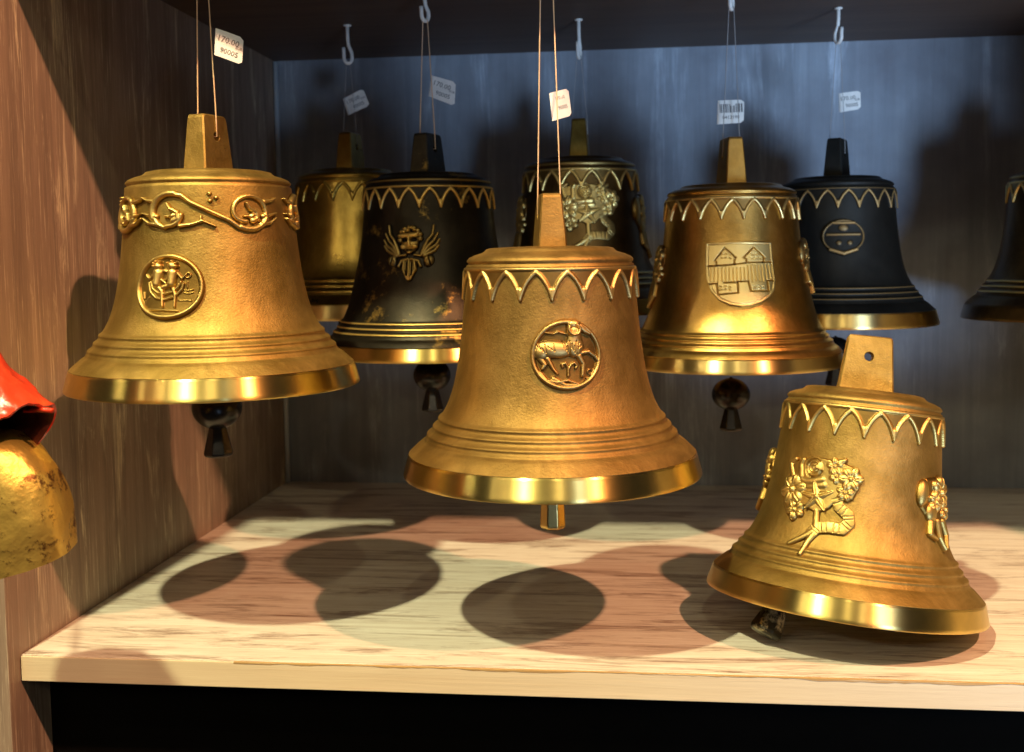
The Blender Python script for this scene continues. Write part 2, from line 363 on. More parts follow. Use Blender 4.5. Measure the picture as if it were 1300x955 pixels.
class Bell:
    def __init__(s, kind, R, body, rim, clap, label, loc, rotz=0, tilt=None, crown_deg=60, crown_top=None,
                 clap_len=0.30, clap_kind='wood', category='bell', group='cast bells on the shelf', name='hanging_bell', crown_mat=None, clap_swing=None, zs=1.0, ch=0.385, cw=0.182):
        s.k = TYPES[kind]; s.R = R; s.body = body; s.f = s.k['f']
        s.root = empty(name, loc, (0, 0, rotz))
        if tilt is not None: s.root.rotation_mode = 'QUATERNION'; s.root.rotation_quaternion = tilt
        tag(s.root, label, category, group)
        s.root.scale = (1, 1, zs); s.ch = ch; s.cw = cw
        z0, z1 = s.k['z0'], s.k['z1']
        zs = np.concatenate([np.linspace(z0, 0.46, 70), np.linspace(0.47, z1, 70)])
        rs = s.f(zs)
        for rb in s.k['ribs']:
            rs = rs+0.0135*np.exp(-((zs-rb)/0.0135)**2)
        rs = rs-0.008*np.exp(-((zs-(s.k['ribs'][0]-0.045))/0.012)**2)
        P = [(0.90, z0-0.002), (0.955, z0-0.001)]+[(float(r), float(z)) for r, z in zip(rs, zs)]
        rt = float(s.f(z1)[0])
        P += [(rt-0.012, z1+0.006), (rt-0.014, z1+0.014), (rt-0.004, z1+0.022), (rt-0.004, z1+0.034), (rt-0.02, z1+0.052), (rt-0.06, z1+0.07), (rt-0.105, z1+0.083),
              (rt-0.12, z1+0.092), (rt-0.135, z1+0.108), (rt-0.165, z1+0.115), (rt-0.3, z1+0.122), (0.001, z1+0.128)]
        s.ztop = z1+0.118
        R_ = R
        ob = lathe('body', [(a*R_, b*R_) for a, b in P], body, s.root, 160)
        att = ob.data.attributes.new('relief', 'FLOAT', 'POINT'); vals = []
        for a, b in P:
            v_ = max(math.exp(-((b-rb)/0.010)**2) for rb in s.k['ribs'])*0.9
            if abs(b-(z1+0.028)) < 0.008: v_ = 0.45
            vals += [v_]*160
        att.data.foreach_set('value', vals)
        # inside shell
        iz = np.linspace(0.10, z1-0.02, 30)
        I = [(0.90, 0.012)]+[(float(s.f([max(z, z0)])[0])-0.075, float(z)) for z in iz]+[(0.001, z1-0.01)]
        lathe('inner_wall', [(a*R_, b*R_) for a, b in I[::-1]], body, s.root, 96)
        t = s.k['rimtop']
        RP = [(0.90, 0.010), (0.93, 0.002), (0.985, 0.0), (0.995, 0.004), (1.0, 0.012), (0.998, 0.03)]
        for i in range(1, 7): RP.append((0.998-0.030*i/6, 0.03+(t-0.045)*i/6)); (i == 1) and RP.insert(-1, (0.9977, 0.0315)); (i == 6) and RP.insert(-1, (0.9683, t-0.0165))
        RP += [(0.9675, t-0.0145), (0.965, t-0.006), (0.960, t+0.001), (0.952, t+0.003), (0.93, t+0.002)]
        lathe('rim', [(a*R_, b*R_) for a, b in RP], rim, s.root, 200)
        s.crown(crown_deg, crown_mat or body)
        if clap_kind: s.clapper(clap, clap_len, clap_kind, clap_swing)
    def crown(s, deg, mat):
        R = s.R; Hh = s.ch; wb, wt, tb, tt = s.cw, s.cw*0.79, 0.095, 0.066; hz = 0.62*Hh; hr = 0.036
        n = 40; out = []; inn = []
        # outer loop: rounded trapezoid
        c = 0.02
        corner = [(-wb, -0.02), (wb, -0.02), (wt, Hh), (-wt, Hh)]
        pts = []
        def lerp(a, b, t): return (a[0]+(b[0]-a[0])*t, a[1]+(b[1]-a[1])*t)
        for i in range(4):
            a, b_, prv = corner[i], corner[(i+1) % 4], corner[i-1]
            la = math.dist(a, b_); lp = math.dist(a, prv); cr = 0.001 if i < 2 else 0.028
            p0 = lerp(a, prv, cr/lp); p1 = lerp(a, b_, cr/la)
            for t in (0, 0.33, 0.66, 1.0):
                q = lerp(lerp(p0, a, t), lerp(a, p1, t), t); pts.append(q)
            for t in (0.2, 0.4, 0.6, 0.8): pts.append(lerp(p1, lerp(b_, a, 0.03), t))
        n = len(pts); V = []; F = []
        ang = [math.atan2(p[1]-hz, p[0]) for p in pts]
        ring = [(hr*math.cos(a), hz+hr*math.sin(a)) for a in ang]
        b0 = 0.010
        def th(z): return tb+(tt-tb)*max(0, z)/Hh
        def shrink(p, k): return (p[0]*(1-k/0.15), p[1]-(k if p[1] > Hh*0.9 else 0))
        loops = []
        for sgn in (-1, 1):
            L1 = [(shrink(p, b0*0.9)[0], sgn*th(p[1]), shrink(p, b0*0.9)[1]) for p in pts]
            L2 = [(p[0], sgn*(th(p[1])-b0), p[1]) for p in pts]
            L0 = [(q[0], sgn*(th(q[1])), q[1]) for q in ring]
            L00 = [(q[0]*0.9, sgn*(th(q[1])-0.006), hz+(q[1]-hz)*0.9) for q in ring]
            loops.append((L00, L0, L1, L2))
        seq = [loops[0][0], loops[0][1], loops[0][2], loops[0][3], loops[1][3], loops[1][2], loops[1][1], loops[1][0]]
        for L in seq: V += [(x*R, y*R, (z+s.ztop)*R) for x, y, z in L]
        for i in range(8):
            j = (i+1) % 8
            for k in range(n):
                k2 = (k+1) % n; F.append((i*n+k, j*n+k, j*n+k2, i*n+k2))
        o = mesh('crown', V, F, mat, s.root, smooth=False)
        o.rotation_euler = (0, 0, math.radians(deg))
        s.crown_deg = deg; s.hole_z = (s.ztop+hz)*R; s.hole_t = th(hz)*R
        bv = o.modifiers.new('edge', 'BEVEL'); bv.width = 0.0004*R/0.09; bv.segments = 2; bv.limit_method = 'ANGLE'; bv.angle_limit = math.radians(40)
        o.data.polygons.foreach_set('use_smooth', [False]*len(o.data.polygons))
        # weld fillet round the foot of the crown
        return o
    def clapper(s, mat, length, kind, swing):
        R = s.R
        e = empty('clapper', (0, 0, (s.k['z1']-0.1)*R)); e.parent = s.root
        if swing: e.rotation_euler = swing
        z1 = (s.k['z1']-0.1)*R
        lathe('clapper_rod', [(0.0001, 0), (0.028*R, -0.001), (0.028*R, -z1+0.12*R), (0.0001, -z1+0.11*R)], mat, e, 20)
        zb = -z1-(length-0.36)*R
        if kind == 'wood':
            rb = 0.173*R
            lathe('clapper_ball', [(0.0001, zb+rb)]+[(rb*math.sin(a), zb+rb*0.92*math.cos(a)) for a in np.linspace(0.12, PI-0.25, 22)]+[(0.0001, zb-rb*0.9)], mat, e, 48)
            top, bot = 0.062*R, 0.108*R; za, zc = zb-0.8*rb, -z1-length*R; seg = 8
        else:
            lathe('clapper_ball', [(0.0001, zb+0.17*R)]+[(0.17*R*math.sin(a), zb+0.15*R*math.cos(a)) for a in np.linspace(0.1, PI-0.4, 20)]+[(0.0001, zb-0.13*R)], mat, e, 48)
            top, bot = 0.082*R, 0.092*R; za, zc = zb-0.12*R, -z1-length*R; seg = 8
        V = []; F = []
        for (r, z) in [(top*0.6, za+0.02*R), (top, za), (bot, zc+0.03*R), (bot*0.97, zc+0.012*R), (bot*0.8, zc), (0.0001, zc-0.003*R)]:
            for k in range(seg):
                a = 2*PI*(k+0.5)/seg; V.append((r*math.sin(a), -r*math.cos(a), z))
        for i in range(5):
            for k in range(seg):
                k2 = (k+1) % seg; F.append((i*seg+k, i*seg+k2, (i+1)*seg+k2, (i+1)*seg+k))
        t_ = mesh('clapper_tail', V, F, mat, e, smooth=False)
        bv = t_.modifiers.new('edge', 'BEVEL'); bv.width = 0.0006; bv.segments = 2; bv.limit_method = 'ANGLE'; bv.angle_limit = math.radians(25)
        s.clap = e
    def normal(s, z):
        e = 1e-3; dr = (s.f(z+e)-s.f(z-e))/(2*e); n = np.sqrt(1+dr*dr); return 1/n, -dr/n
    def place(s, name, rel, phi0, z0, r_ref, mat, label=None, wrap=False, parent=None):
        U, V, h = rel.U, rel.V, rel.h
        z = z0+V; zc = np.clip(z, s.k['z0']+0.01, s.k['z1'])
        r = s.f(zc.ravel()).reshape(z.shape); nr, nz = s.normal(zc.ravel()); nr = nr.reshape(z.shape); nz = nz.reshape(z.shape)
        ph = phi0+U/r_ref
        hh = np.maximum(h, -0.012)
        X = (r+hh*nr)*np.sin(ph)*s.R; Y = -(r+hh*nr)*np.cos(ph)*s.R; Z = (z+hh*nz)*s.R
        ny, nx = U.shape
        keep = h > -0.011
        # keep any quad with at least one raised corner
        q = np.zeros((ny-1, nx if wrap else nx-1), bool)
        K = np.concatenate([keep, keep[:, :1]], 1) if wrap else keep
        q = K[:-1, :-1] | K[1:, :-1] | K[:-1, 1:] | K[1:, 1:]
        jj, ii = np.nonzero(q); i2 = (ii+1) % nx
        quads = np.stack([jj*nx+ii, jj*nx+i2, (jj+1)*nx+i2, (jj+1)*nx+ii], 1)
        used, inv = np.unique(quads, return_inverse=True); inv = inv.reshape(quads.shape)
        co = np.stack([X.ravel(), Y.ravel(), Z.ravel()], 1)[used]
        me = bpy.data.meshes.new(name); me.from_pydata(co.tolist(), [], inv.tolist())
        me.polygons.foreach_set('use_smooth', [True]*len(me.polygons))
        att = me.attributes.new('relief', 'FLOAT', 'POINT')
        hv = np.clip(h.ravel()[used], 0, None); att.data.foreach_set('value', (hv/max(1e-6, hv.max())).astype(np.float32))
        me.update(); o = link(name, me, mat, s.root)
        if label: o['label'] = label
        return o
    def arch_frieze(s, mat, n=18, label=None):
        r_ref = float(s.f([s.k['frieze']-0.1])[0]); half = PI*r_ref/n
        us = np.linspace(-half, half, 37)[:-1]; vs = np.linspace(-0.215, 0.03, 62)
        rel = Relief(us, vs)
        W = 0.0125
        rel.plate([(-half*1.2, 0.012), (half*1.2, 0.012), (half*1.2, -0.03), (half*0.55, -0.06), (0.018, -0.15), (0, -0.185), (-0.018, -0.15), (-half*0.55, -0.06), (-half*1.2, -0.03)], 0.006, 0.004)
        rel.stroke([(-half*1.3, 0.0), (half*1.3, 0.0)], 0.014, 0.015)
        for sg in (-1, 1):
            pts = [(sg*half*1.15, -0.014), (sg*half, -0.018), (sg*half*0.74, -0.040), (sg*half*0.50, -0.069), (sg*half*0.31, -0.101), (sg*half*0.17, -0.134), (sg*half*0.07, -0.165), (0, -0.192)]
            rel.stroke(pts, 0.0175, 0.021, w2=0.013)
        rel.stroke([(0, -0.135), (0, -0.192)], 0.024, 0.022, w2=0.010)
        ft = np.tile(rel.h, (1, n)); full = Relief(np.linspace(0, 2*PI*r_ref, 36*n+1)[:-1], vs); full.h = ft
        return s.place('arch_frieze', full, -PI/2+0.02, s.k['frieze'], r_ref, mat, label, wrap=True)

def face_cam(loc): return math.atan2(-loc[0], loc[1])

# ---- emblem designs; coordinates follow a square drawing 955 wide, turned into units of the bell's radius
def conv(pts, c, k, rot=0.0, sx=1.0):
    out = []
    for x, y in pts:
        X = (x-c[0])*k*sx; Y = -(y-c[1])*k
        out.append((X*math.cos(rot)-Y*math.sin(rot), X*math.sin(rot)+Y*math.cos(rot)))
    return out
class Draw:
    def __init__(s, ext, n, c, k, rot=0.0, sx=1.0):
        s.rel = Relief(np.linspace(-ext[0], ext[0], int(n[0]*1.35)), np.linspace(-ext[1], ext[1], int(n[1]*1.35))); s.c, s.k, s.rot, s.sx = c, k, rot, sx
    def P(s, pts): return conv(pts, s.c, s.k, s.rot, s.sx)
    def st(s, pts, w, H, base=0.0, w2=None): s.rel.stroke(s.P(pts), w*s.k, H, base, None if w2 is None else w2*s.k)
    def bl(s, x, y, rx, ry, H, base=0.0, rot=0.0):
        p = s.P([(x, y)])[0]; s.rel.blob(p[0], p[1], rx*s.k*s.sx, ry*s.k, H, base, s.rot-rot)
    def ct(s, pts, w, D): s.rel.cut(s.P(pts), w*s.k, D)
    def pl(s, pts, H, bev=0.008): s.rel.plate(s.P(pts), H, bev)
    def fl(s, x, y, r, n, H, base, rot=0.0):
        p = s.P([(x, y)])[0]; s.rel.flower(p[0], p[1], r*s.k, n, H, base, rot)
def circ(cx, cy, r, n=40, ry=None):
    ry = ry or r
    return [(cx+r*math.cos(2*PI*i/n), cy+ry*math.sin(2*PI*i/n)) for i in range(n+1)]

def twins():
    k = 0.222/352; D = Draw((0.26, 0.25), (190, 180), (462, 477), k, 0, 1.06); st, bl = D.st, D.bl
    D.pl(circ(462, 477, 345, 48)[:-1], 0.012, 0.01)
    st(circ(462, 477, 322, 48), 30, 0.034)
    b = 0.010
    for x, y, r in ((360, 265, 48), (507, 262, 52)): bl(x, y, r, r, 0.042, b)
    for x, y in ((325, 235), (345, 215), (385, 218), (470, 232), (510, 212), (545, 235), (320, 262), (552, 268)): bl(x, y, 20, 18, 0.046, b)
    st([(358, 335), (352, 450)], 60, 0.040, b, 44); st([(508, 335), (502, 450)], 58, 0.040, b, 44)
    st([(330, 325), (430, 312), (470, 325), (540, 322)], 24, 0.020, b)
    st([(400, 345), (392, 400), (440, 440)], 18, 0.020, b); st([(470, 345), (455, 395), (425, 430)], 16, 0.020, b)
    st([(318, 335), (268, 400), (226, 352)], 20, 0.018, b, 12); st([(555, 335), (600, 395), (640, 352)], 18, 0.018, b, 12)
    st(circ(655, 362, 26, 14), 9, 0.012, b)
    st([(350, 470), (408, 525), (428, 685)], 34, 0.022, b, 14); st([(500, 465), (430, 480), (395, 500)], 30, 0.020, b)
    st([(508, 475), (538, 560), (540, 690)], 28, 0.020, b, 14)
    st(arc(440, 400, 180, 175, 8, 20), 15, 0.018, b) if False else None
    st([(285, 430), (310, 500), (370, 545), (440, 555), (520, 530), (575, 470), (590, 430)], 17, 0.018, b)
    st([(265, 440), (285, 530), (350, 595), (440, 615), (530, 585), (600, 510), (615, 450)], 17, 0.018, b)
    st([(215, 716), (380, 722), (565, 734)], 13, 0.014, b)
    st([(272, 590), (230, 700)], 9, 0.010, b); st([(205, 540), (215, 600)], 14, 0.010, b)
    for y in (515, 545): st([(620, y), (660, y+8), (705, y-4)], 7, 0.009, b)
    st([(570, 622), (690, 626)], 7, 0.009, b); st([(650, 430), (650, 490)], 9, 0.010, b)
    return D.rel
def ram():
    k = 0.222/352; D = Draw((0.25, 0.25), (185, 185), (422, 465), k); st, bl = D.st, D.bl
    D.pl(circ(422, 465, 348, 48)[:-1], 0.010, 0.01)
    st(circ(422, 465, 326, 48), 28, 0.034)
    b = 0.009
    bl(300, 410, 205, 92, 0.036, b, 0.05); bl(500, 380, 95, 120, 0.038, b); bl(180, 440, 80, 80, 0.032, b)
    st([(500, 330), (510, 230)], 82, 0.036, b, 60); bl(500, 165, 78, 50, 0.040, b)
    st(arc(495, 215, 52, 200, -60, 16), 22, 0.042, b+0.01)
    st([(560, 190), (610, 235), (650, 262)], 40, 0.030, b, 20)
    st([(560, 450), (640, 440), (700, 490), (724, 535)], 28, 0.022, b, 15)
    st([(540, 480), (578, 560), (560, 672)], 36, 0.026, b, 22)
    st([(170, 500), (215, 560), (190, 600)], 34, 0.022, b, 18); st([(240, 500), (290, 600), (330, 650)], 28, 0.020, b, 12)
    st([(200, 240), (300, 255), (340, 235), (430, 262)], 13, 0.016, b)
    st([(430, 672), (430, 590), (405, 545), (372, 560), (380, 585)], 15, 0.020, b); st([(432, 610), (458, 560), (492, 545), (515, 575), (500, 600)], 14, 0.020, b)
    st([(165, 640), (230, 715), (330, 735), (420, 715), (560, 775)], 24, 0.020, b, 12)
    st([(290, 700), (400, 760), (540, 765)], 30, 0.018, b, 14)
    st(circ(640, 640, 24, 12), 9, 0.011, b); st([(600, 700), (640, 690), (680, 620)], 9, 0.011, b)
    for i in range(9): D.ct([(380+i*22, 330+(i % 3)*25), (400+i*16, 400+(i % 4)*22)], 8, 0.008)
    for i in range(7): D.ct([(130+i*28, 360+(i % 3)*20), (150+i*26, 400+(i % 4)*15)], 7, 0.005)
    return D.rel
def shield():
    k = 0.60/690; D = Draw((0.33, 0.34), (210, 215), (480, 470), k)
    poly = [(140, 140), (300, 135), (480, 130), (640, 133), (805, 140), (802, 560), (790, 640), (740, 710), (660, 765), (560, 800), (480, 808), (380, 790), (290, 740), (215, 650), (165, 520), (148, 350)]
    D.pl(poly, 0.046, 0.004)
    inner = [(168, 162), (480, 152), (780, 162), (780, 560), (765, 630), (720, 690), (645, 742), (560, 776), (480, 784), (390, 768), (305, 720), (235, 640), (190, 520), (172, 350), (168, 162)]
    g = lambda pts, w=9, d=0.026: D.ct(pts, w, d)
    g([(258, 378), (258, 345), (238, 330), (330, 195), (437, 300), (425, 318), (425, 370)])
    g([(535, 350), (535, 318), (508, 300), (610, 193), (717, 300), (703, 315), (703, 350)])
    D.ct(inner, 6, 0.004)
    g([(172, 388), (360, 378), (530, 356), (560, 352), (785, 350)])
    g([(192, 577), (268, 572), (285, 685), (455, 665), (452, 560), (330, 562)])
    g([(455, 552), (545, 548), (565, 652), (725, 652), (722, 545), (785, 545)])
    for i, x in enumerate(range(205, 790, 34)):
        g([(x, 405-(x > 530)*30), (x+4, 545+(i % 3)*5)], 6, 0.010)
    for x in (290, 330, 370, 580, 620, 660):
        for y in (260, 300, 600, 630): g([(x, y), (x+18, y+(x % 7)*2)], 7, 0.009)
    return D.rel
def cherub():
    k = 0.50/600; D = Draw((0.31, 0.32), (200, 205), (470, 485), k); st, bl = D.st, D.bl
    bl(450, 375, 105, 130, 0.045); 
    for a in range(-10, 200, 26):
        bl(450+112*math.cos(math.radians(a)), 320-105*math.sin(math.radians(a)), 36, 34, 0.040)
    for x, y in ((430, 245), (500, 240), (385, 262), (540, 275), (470, 215)): bl(x, y, 30, 26, 0.052)
    st([(375, 310), (445, 305), (520, 295)], 26, 0.026, 0.030)
    st([(445, 310), (450, 415)], 17, 0.034, 0.030, 22)
    bl(385, 430, 30, 28, 0.026, 0.030); bl(505, 425, 32, 28, 0.026, 0.030); bl(448, 490, 26, 16, 0.026, 0.026)
    D.ct([(390, 355), (415, 352)], 26, 0.030); D.ct([(475, 352), (505, 350)], 26, 0.030)
    D.ct([(420, 462), (478, 460)], 9, 0.018)
    for sg in (1, -1):
        X = lambda x: 455+sg*(x-455)
        for pts in ([(575, 500), (600, 430), (640, 350), (690, 290), (705, 195)], [(590, 500), (640, 420), (700, 360), (745, 280)], [(600, 510), (660, 450), (720, 410), (760, 350)], [(600, 525), (660, 495), (710, 465), (748, 415)]):
            st([(X(x), y) for x, y in pts], 28, 0.034, 0, 19)
        st([(X(500), 515), (X(570), 525), (X(600), 440), (X(640), 350)], 17, 0.036)
        bl(X(650), 580, 55, 75, 0.034, 0, sg*0.5); D.ct([(X(640), 530), (X(665), 640)], 9, 0.018)
        bl(X(620), 560, 26, 50, 0.042, 0, sg*0.3)
        st([(X(470), 560), (X(540), 580), (X(565), 640)], 20, 0.038)
    D.pl([(360, 560), (545, 560), (530, 680), (490, 760), (450, 800), (410, 750), (375, 680)], 0.030, 0.03)
    st([(400, 580), (395, 680), (440, 780)], 17, 0.042); st([(500, 580), (515, 670), (465, 780)], 17, 0.042); st([(450, 570), (450, 790)], 14, 0.044)
    D.ct([(425, 600), (425, 740)], 9, 0.02); D.ct([(478, 600), (478, 740)], 9, 0.02)
    return D.rel
def bouquet(kk=1.0, rot=0.0):
    k = 0.652/(117*4.546)*kk; D = Draw((0.40*kk, 0.42*kk), (240, 250), (410, 620), k, rot); st, bl, fl = D.st, D.bl, D.fl
    D.pl([(190, 380), (290, 350), (430, 345), (540, 370), (640, 410), (655, 480), (600, 580), (500, 600), (470, 630), (400, 660), (330, 620), (310, 660), (230, 670), (165, 600), (165, 500), (200, 450)], 0.024, 0.012)
    fl(240, 525, 92, 6, 0.028, 0.014, 0.3); fl(268, 640, 62, 5, 0.024, 0.010, 0.9)
    fl(590, 465, 72, 6, 0.026, 0.014, 0.1); fl(500, 395, 52, 5, 0.026, 0.012, 0.5); fl(555, 540, 52, 5, 0.024, 0.012, 0.2); fl(510, 450, 46, 5, 0.026, 0.014, 1.0)
    # rolled rose
    bl(375, 405, 66, 66, 0.026, 0.012)
    for r, w in ((50, 10), (30, 9), (14, 8)):
        D.ct([(375+r*math.cos(a), 405+r*math.sin(a)) for a in np.linspace(0.4, 5.4, 14)], w, 0.014)
    for pts in ([(225, 440), (200, 370), (240, 350)], [(290, 450), (285, 380), (300, 355)], [(430, 470), (330, 480), (300, 470)], [(440, 500), (340, 510)], [(520, 380), (560, 360)]):
        st(pts, 26, 0.026, 0.006, 14)
    # star-shaped leaves
    for a in (100, 165, 230, 300, 20):
        ar = math.radians(a); x2, y2 = 400+92*math.cos(ar), 565-82*math.sin(ar)
        st([(400, 565), ((400+x2)/2, (565+y2)/2), (x2, y2)], 34, 0.028, 0.012, 8)
        D.ct([(400, 565), (x2, y2)], 5, 0.010)
    bl(400, 565, 18, 18, 0.034, 0.014)
    # ribbon
    rb = [(505, 560), (525, 620), (572, 660), (575, 705), (540, 738), (470, 730), (410, 735), (385, 765)]
    st(rb, 31, 0.006, 0.018)
    st([(400, 640), (402, 700), (405, 740)], 20, 0.018, 0.008)
    st([(395, 750), (340, 790), (278, 828)], 19, 0.016, 0.010, 12); st([(398, 765), (372, 810), (348, 880)], 20, 0.016, 0.010, 12)
    for i in range(len(rb)-1):
        for t in (0.2, 0.6):
            x = rb[i][0]+(rb[i+1][0]-rb[i][0])*t; y = rb[i][1]+(rb[i+1][1]-rb[i][1])*t
            dx, dy = rb[i+1][0]-rb[i][0], rb[i+1][1]-rb[i][1]; L = math.hypot(dx, dy)
            D.ct([(x-dy/L*22, y+dx/L*22), (x+dy/L*22, y-dx/L*22)], 5, 0.0025)
    return D.rel
def posy(kk=1.0):
    k = 0.652/(117*4.546)*kk; D = Draw((0.26*kk, 0.34*kk), (170, 210), (300, 640), k); st, bl, fl = D.st, D.bl, D.fl
    D.pl([(150, 500), (200, 440), (300, 430), (420, 440), (450, 540), (420, 660), (340, 700), (220, 690), (150, 620)], 0.02, 0.02)
    bl(170, 530, 50, 85, 0.045, 0.0, 0.2); bl(240, 640, 55, 60, 0.045); fl(340, 520, 98, 6, 0.036, 0.02, 0.4); fl(400, 620, 66, 5, 0.032, 0.014)
    fl(270, 580, 60, 5, 0.03, 0.02)
    for pts in ([(230, 700), (210, 760), (260, 790)], [(300, 690), (300, 780), (330, 850)], [(370, 690), (400, 770), (350, 840)]):
        st(pts, 28, 0.040, 0, 12)
    return D.rel
def mask_emblem():
    k = 0.5/600; D = Draw((0.30, 0.24), (160, 130), (480, 480), k); st, bl = D.st, D.bl
    D.pl(circ(480, 490, 235, 36, 200)[:-1], 0.022, 0.02)
    st(circ(480, 490, 225, 36, 190), 20, 0.034)
    st([(360, 330), (600, 330)], 26, 0.040); st([(340, 650), (480, 700), (620, 650)], 30, 0.044); st([(300, 470), (660, 470)], 26, 0.036)
    bl(480, 390, 80, 60, 0.036); bl(430, 570, 46, 46, 0.034); bl(550, 570, 46, 46, 0.034)
    return D.rel
def scroll():
    r_ref = 0.572; nphi = 1280
    us = np.linspace(0, 2*PI*r_ref, nphi+1)[:-1]-PI*r_ref; vs = np.linspace(-0.17, 0.17, 84)
    rel = Relief(us, vs)
    pairs = [(-25, 25), (78, 126), (168, 210), (-109, -67)]
    for a_, b_ in pairs:
        for sh in (0, -360, 360):
            u1, u2 = math.radians(a_+sh)*r_ref, math.radians(b_+sh)*r_ref
            if u2 < us[0]-0.3 or u1 > us[-1]+0.3: continue
            R0 = 0.108
            p = arc(u1, 0, 0.062, -20, -100, 6, 0.088)+arc(u1, 0, 0.10, -110, -270, 14, R0)
            p += [(u1+0.06, 0.098), (u1+0.13, 0.055), ((u1+u2)/2, 0.0), (u2-0.13, -0.055), (u2-0.06, -0.098)]
            p += arc(u2, 0, R0, -90, 190, 22, 0.090)[1:]+arc(u2, 0, 0.088, 200, 250, 4, 0.065)
            sc1 = lambda q: (q[0] if u1+0.1 < q[0] < u2-0.1 else ((q[0]-u1)*1.18+u1 if q[0] < (u1+u2)/2 else (q[0]-u2)*1.18+u2), q[1]*1.1)
            p = [sc1(q) for q in p]
            rel.stroke(p, 0.0185, 0.030)
            rel.stroke([sc1(q) for q in arc(u1, 0, 0.112, 200, 80, 8)], 0.023, 0.033)
            rel.stroke([sc1(q) for q in arc(u2, 0, 0.108, -120, -20, 8)], 0.023, 0.033)
            # curled leaf buds within each volute
            for u, sg in ((u1, 1), (u2, 1)):
                rel.stroke([(u-0.02, 0.055), (u+0.0, 0.02), (u+0.045, -0.005), (u+0.05, -0.045), (u+0.02, -0.06)], 0.010, 0.034, w2=0.024)
                rel.blob(u+0.015, -0.028, 0.030, 0.020, 0.036, 0, 0.5)
                rel.stroke([(u-0.035, -0.03), (u+0.02, -0.03)], 0.010, 0.026, w2=0.018)
            # three-pointed leaf under the stem
            rel.stroke([(u1+0.06, -0.095), (u1+0.14, -0.085), (u1+0.20, -0.062), (u1+0.28, -0.10)], 0.017, 0.030, w2=0.007)
            rel.stroke([(u1+0.19, -0.07), (u1+0.195, -0.028)], 0.015, 0.028, w2=0.004)
            # berries above the stem
            m = (u1+u2)/2
            for du, dv in ((-0.012, 0.118), (0.03, 0.092), (-0.008, 0.072)): rel.blob(m+du+0.01, dv, 0.018, 0.015, 0.028)
            # leaves between one scroll and the next
            for s_, uu in ((1, u2), (-1, u1)):
                rel.stroke([(uu+s_*0.11, 0.07), (uu+s_*0.17, 0.078), (uu+s_*0.215, 0.098)], 0.020, 0.030, w2=0.006)
                rel.stroke([(uu+s_*0.10, -0.03), (uu+s_*0.16, -0.02), (uu+s_*0.21, -0.005)], 0.020, 0.030, w2=0.006)
                rel.stroke([(uu+s_*0.08, -0.085), (uu+s_*0.15, -0.075), (uu+s_*0.20, -0.04)], 0.022, 0.032, w2=0.007)
    return rel

# ---- cords, hooks, tags
HOOKG = 'white hooks screwed into the shelf ceiling'
def hook(loc, label, rot=0.0, hgt=0.026):
    r = empty('ceiling_hook', loc, (0, 0, rot)); tag(r, label, 'hook', HOOKG)
    t = 0.0016
    pts = [(0, 0, 0.0), (0, 0, -hgt*0.30), (0.0006, 0, -hgt*0.5), (0.0032, 0, -hgt*0.68)]
    pts += [(0.0035*math.cos(a), 0, -hgt*0.80+0.0048*math.sin(a)) for a in np.linspace(0.2, -PI-0.1, 12)]
    pts += [(-0.0036, 0, -hgt*0.66), (-0.0038, 0, -hgt*0.55)]
    tube('hook_wire', pts, t, HOOKM, r, 10)
    lathe('hook_flange', [(0.0001, 0), (0.0035, 0), (0.0035, -0.001), (0.0015, -0.0016), (0.0001, -0.0016)], HOOKM, r, 20)
    return r
def cord(bell, top, label, rad=0.00038, mat=None, gap=0.0018):
    Mw = bell.root.matrix_basis
    cd = math.radians(bell.crown_deg); d = Vector((-math.sin(cd), math.cos(cd), 0))
    V = []
    ends = []
    for sg in (-1, 1):
        e = Mw @ (d*sg*(bell.hole_t+0.0002)+Vector((0, 0, bell.hole_z)))
        crown_top = Mw @ (d*sg*(bell.hole_t*0.92+0.0004)+Vector((0, 0, (bell.ztop+bell.ch)*bell.R)))
        ends.append((e, crown_top))
    a0 = Vector(top)+Vector((gap if ends[0][0].x > ends[1][0].x else -gap, 0, 0)); a1 = Vector(top)+Vector((-gap if ends[0][0].x > ends[1][0].x else gap, 0, 0))
    pts = [ends[0][0]+(ends[1][0]-ends[0][0])*0.5, ends[0][0], ends[0][1], a0, Vector(top)+Vector((0, 0, 0.001)), a1, ends[1][1], ends[1][0], ends[0][0]+(ends[1][0]-ends[0][0])*0.5]
    o = tube('string_loop', pts, rad, mat or CORD, None, 6, False)
    tag(o, label, 'cord', 'cords the bells hang from')
    return (a0, ends[0][1]), (a1, ends[1][1])
def text_mesh(txt, size):
    cu = bpy.data.curves.new('txt', 'FONT'); cu.body = txt; cu.size = size; cu.align_x = 'CENTER'; cu.extrude = 0.00002; cu.offset = size*0.004; cu.resolution_u = 2
    o = bpy.data.objects.new('txt', cu); COL.objects.link(o)
    dg = bpy.context.evaluated_depsgraph_get(); me = bpy.data.meshes.new_from_object(o.evaluated_get(dg))
    bpy.data.objects.remove(o); return me
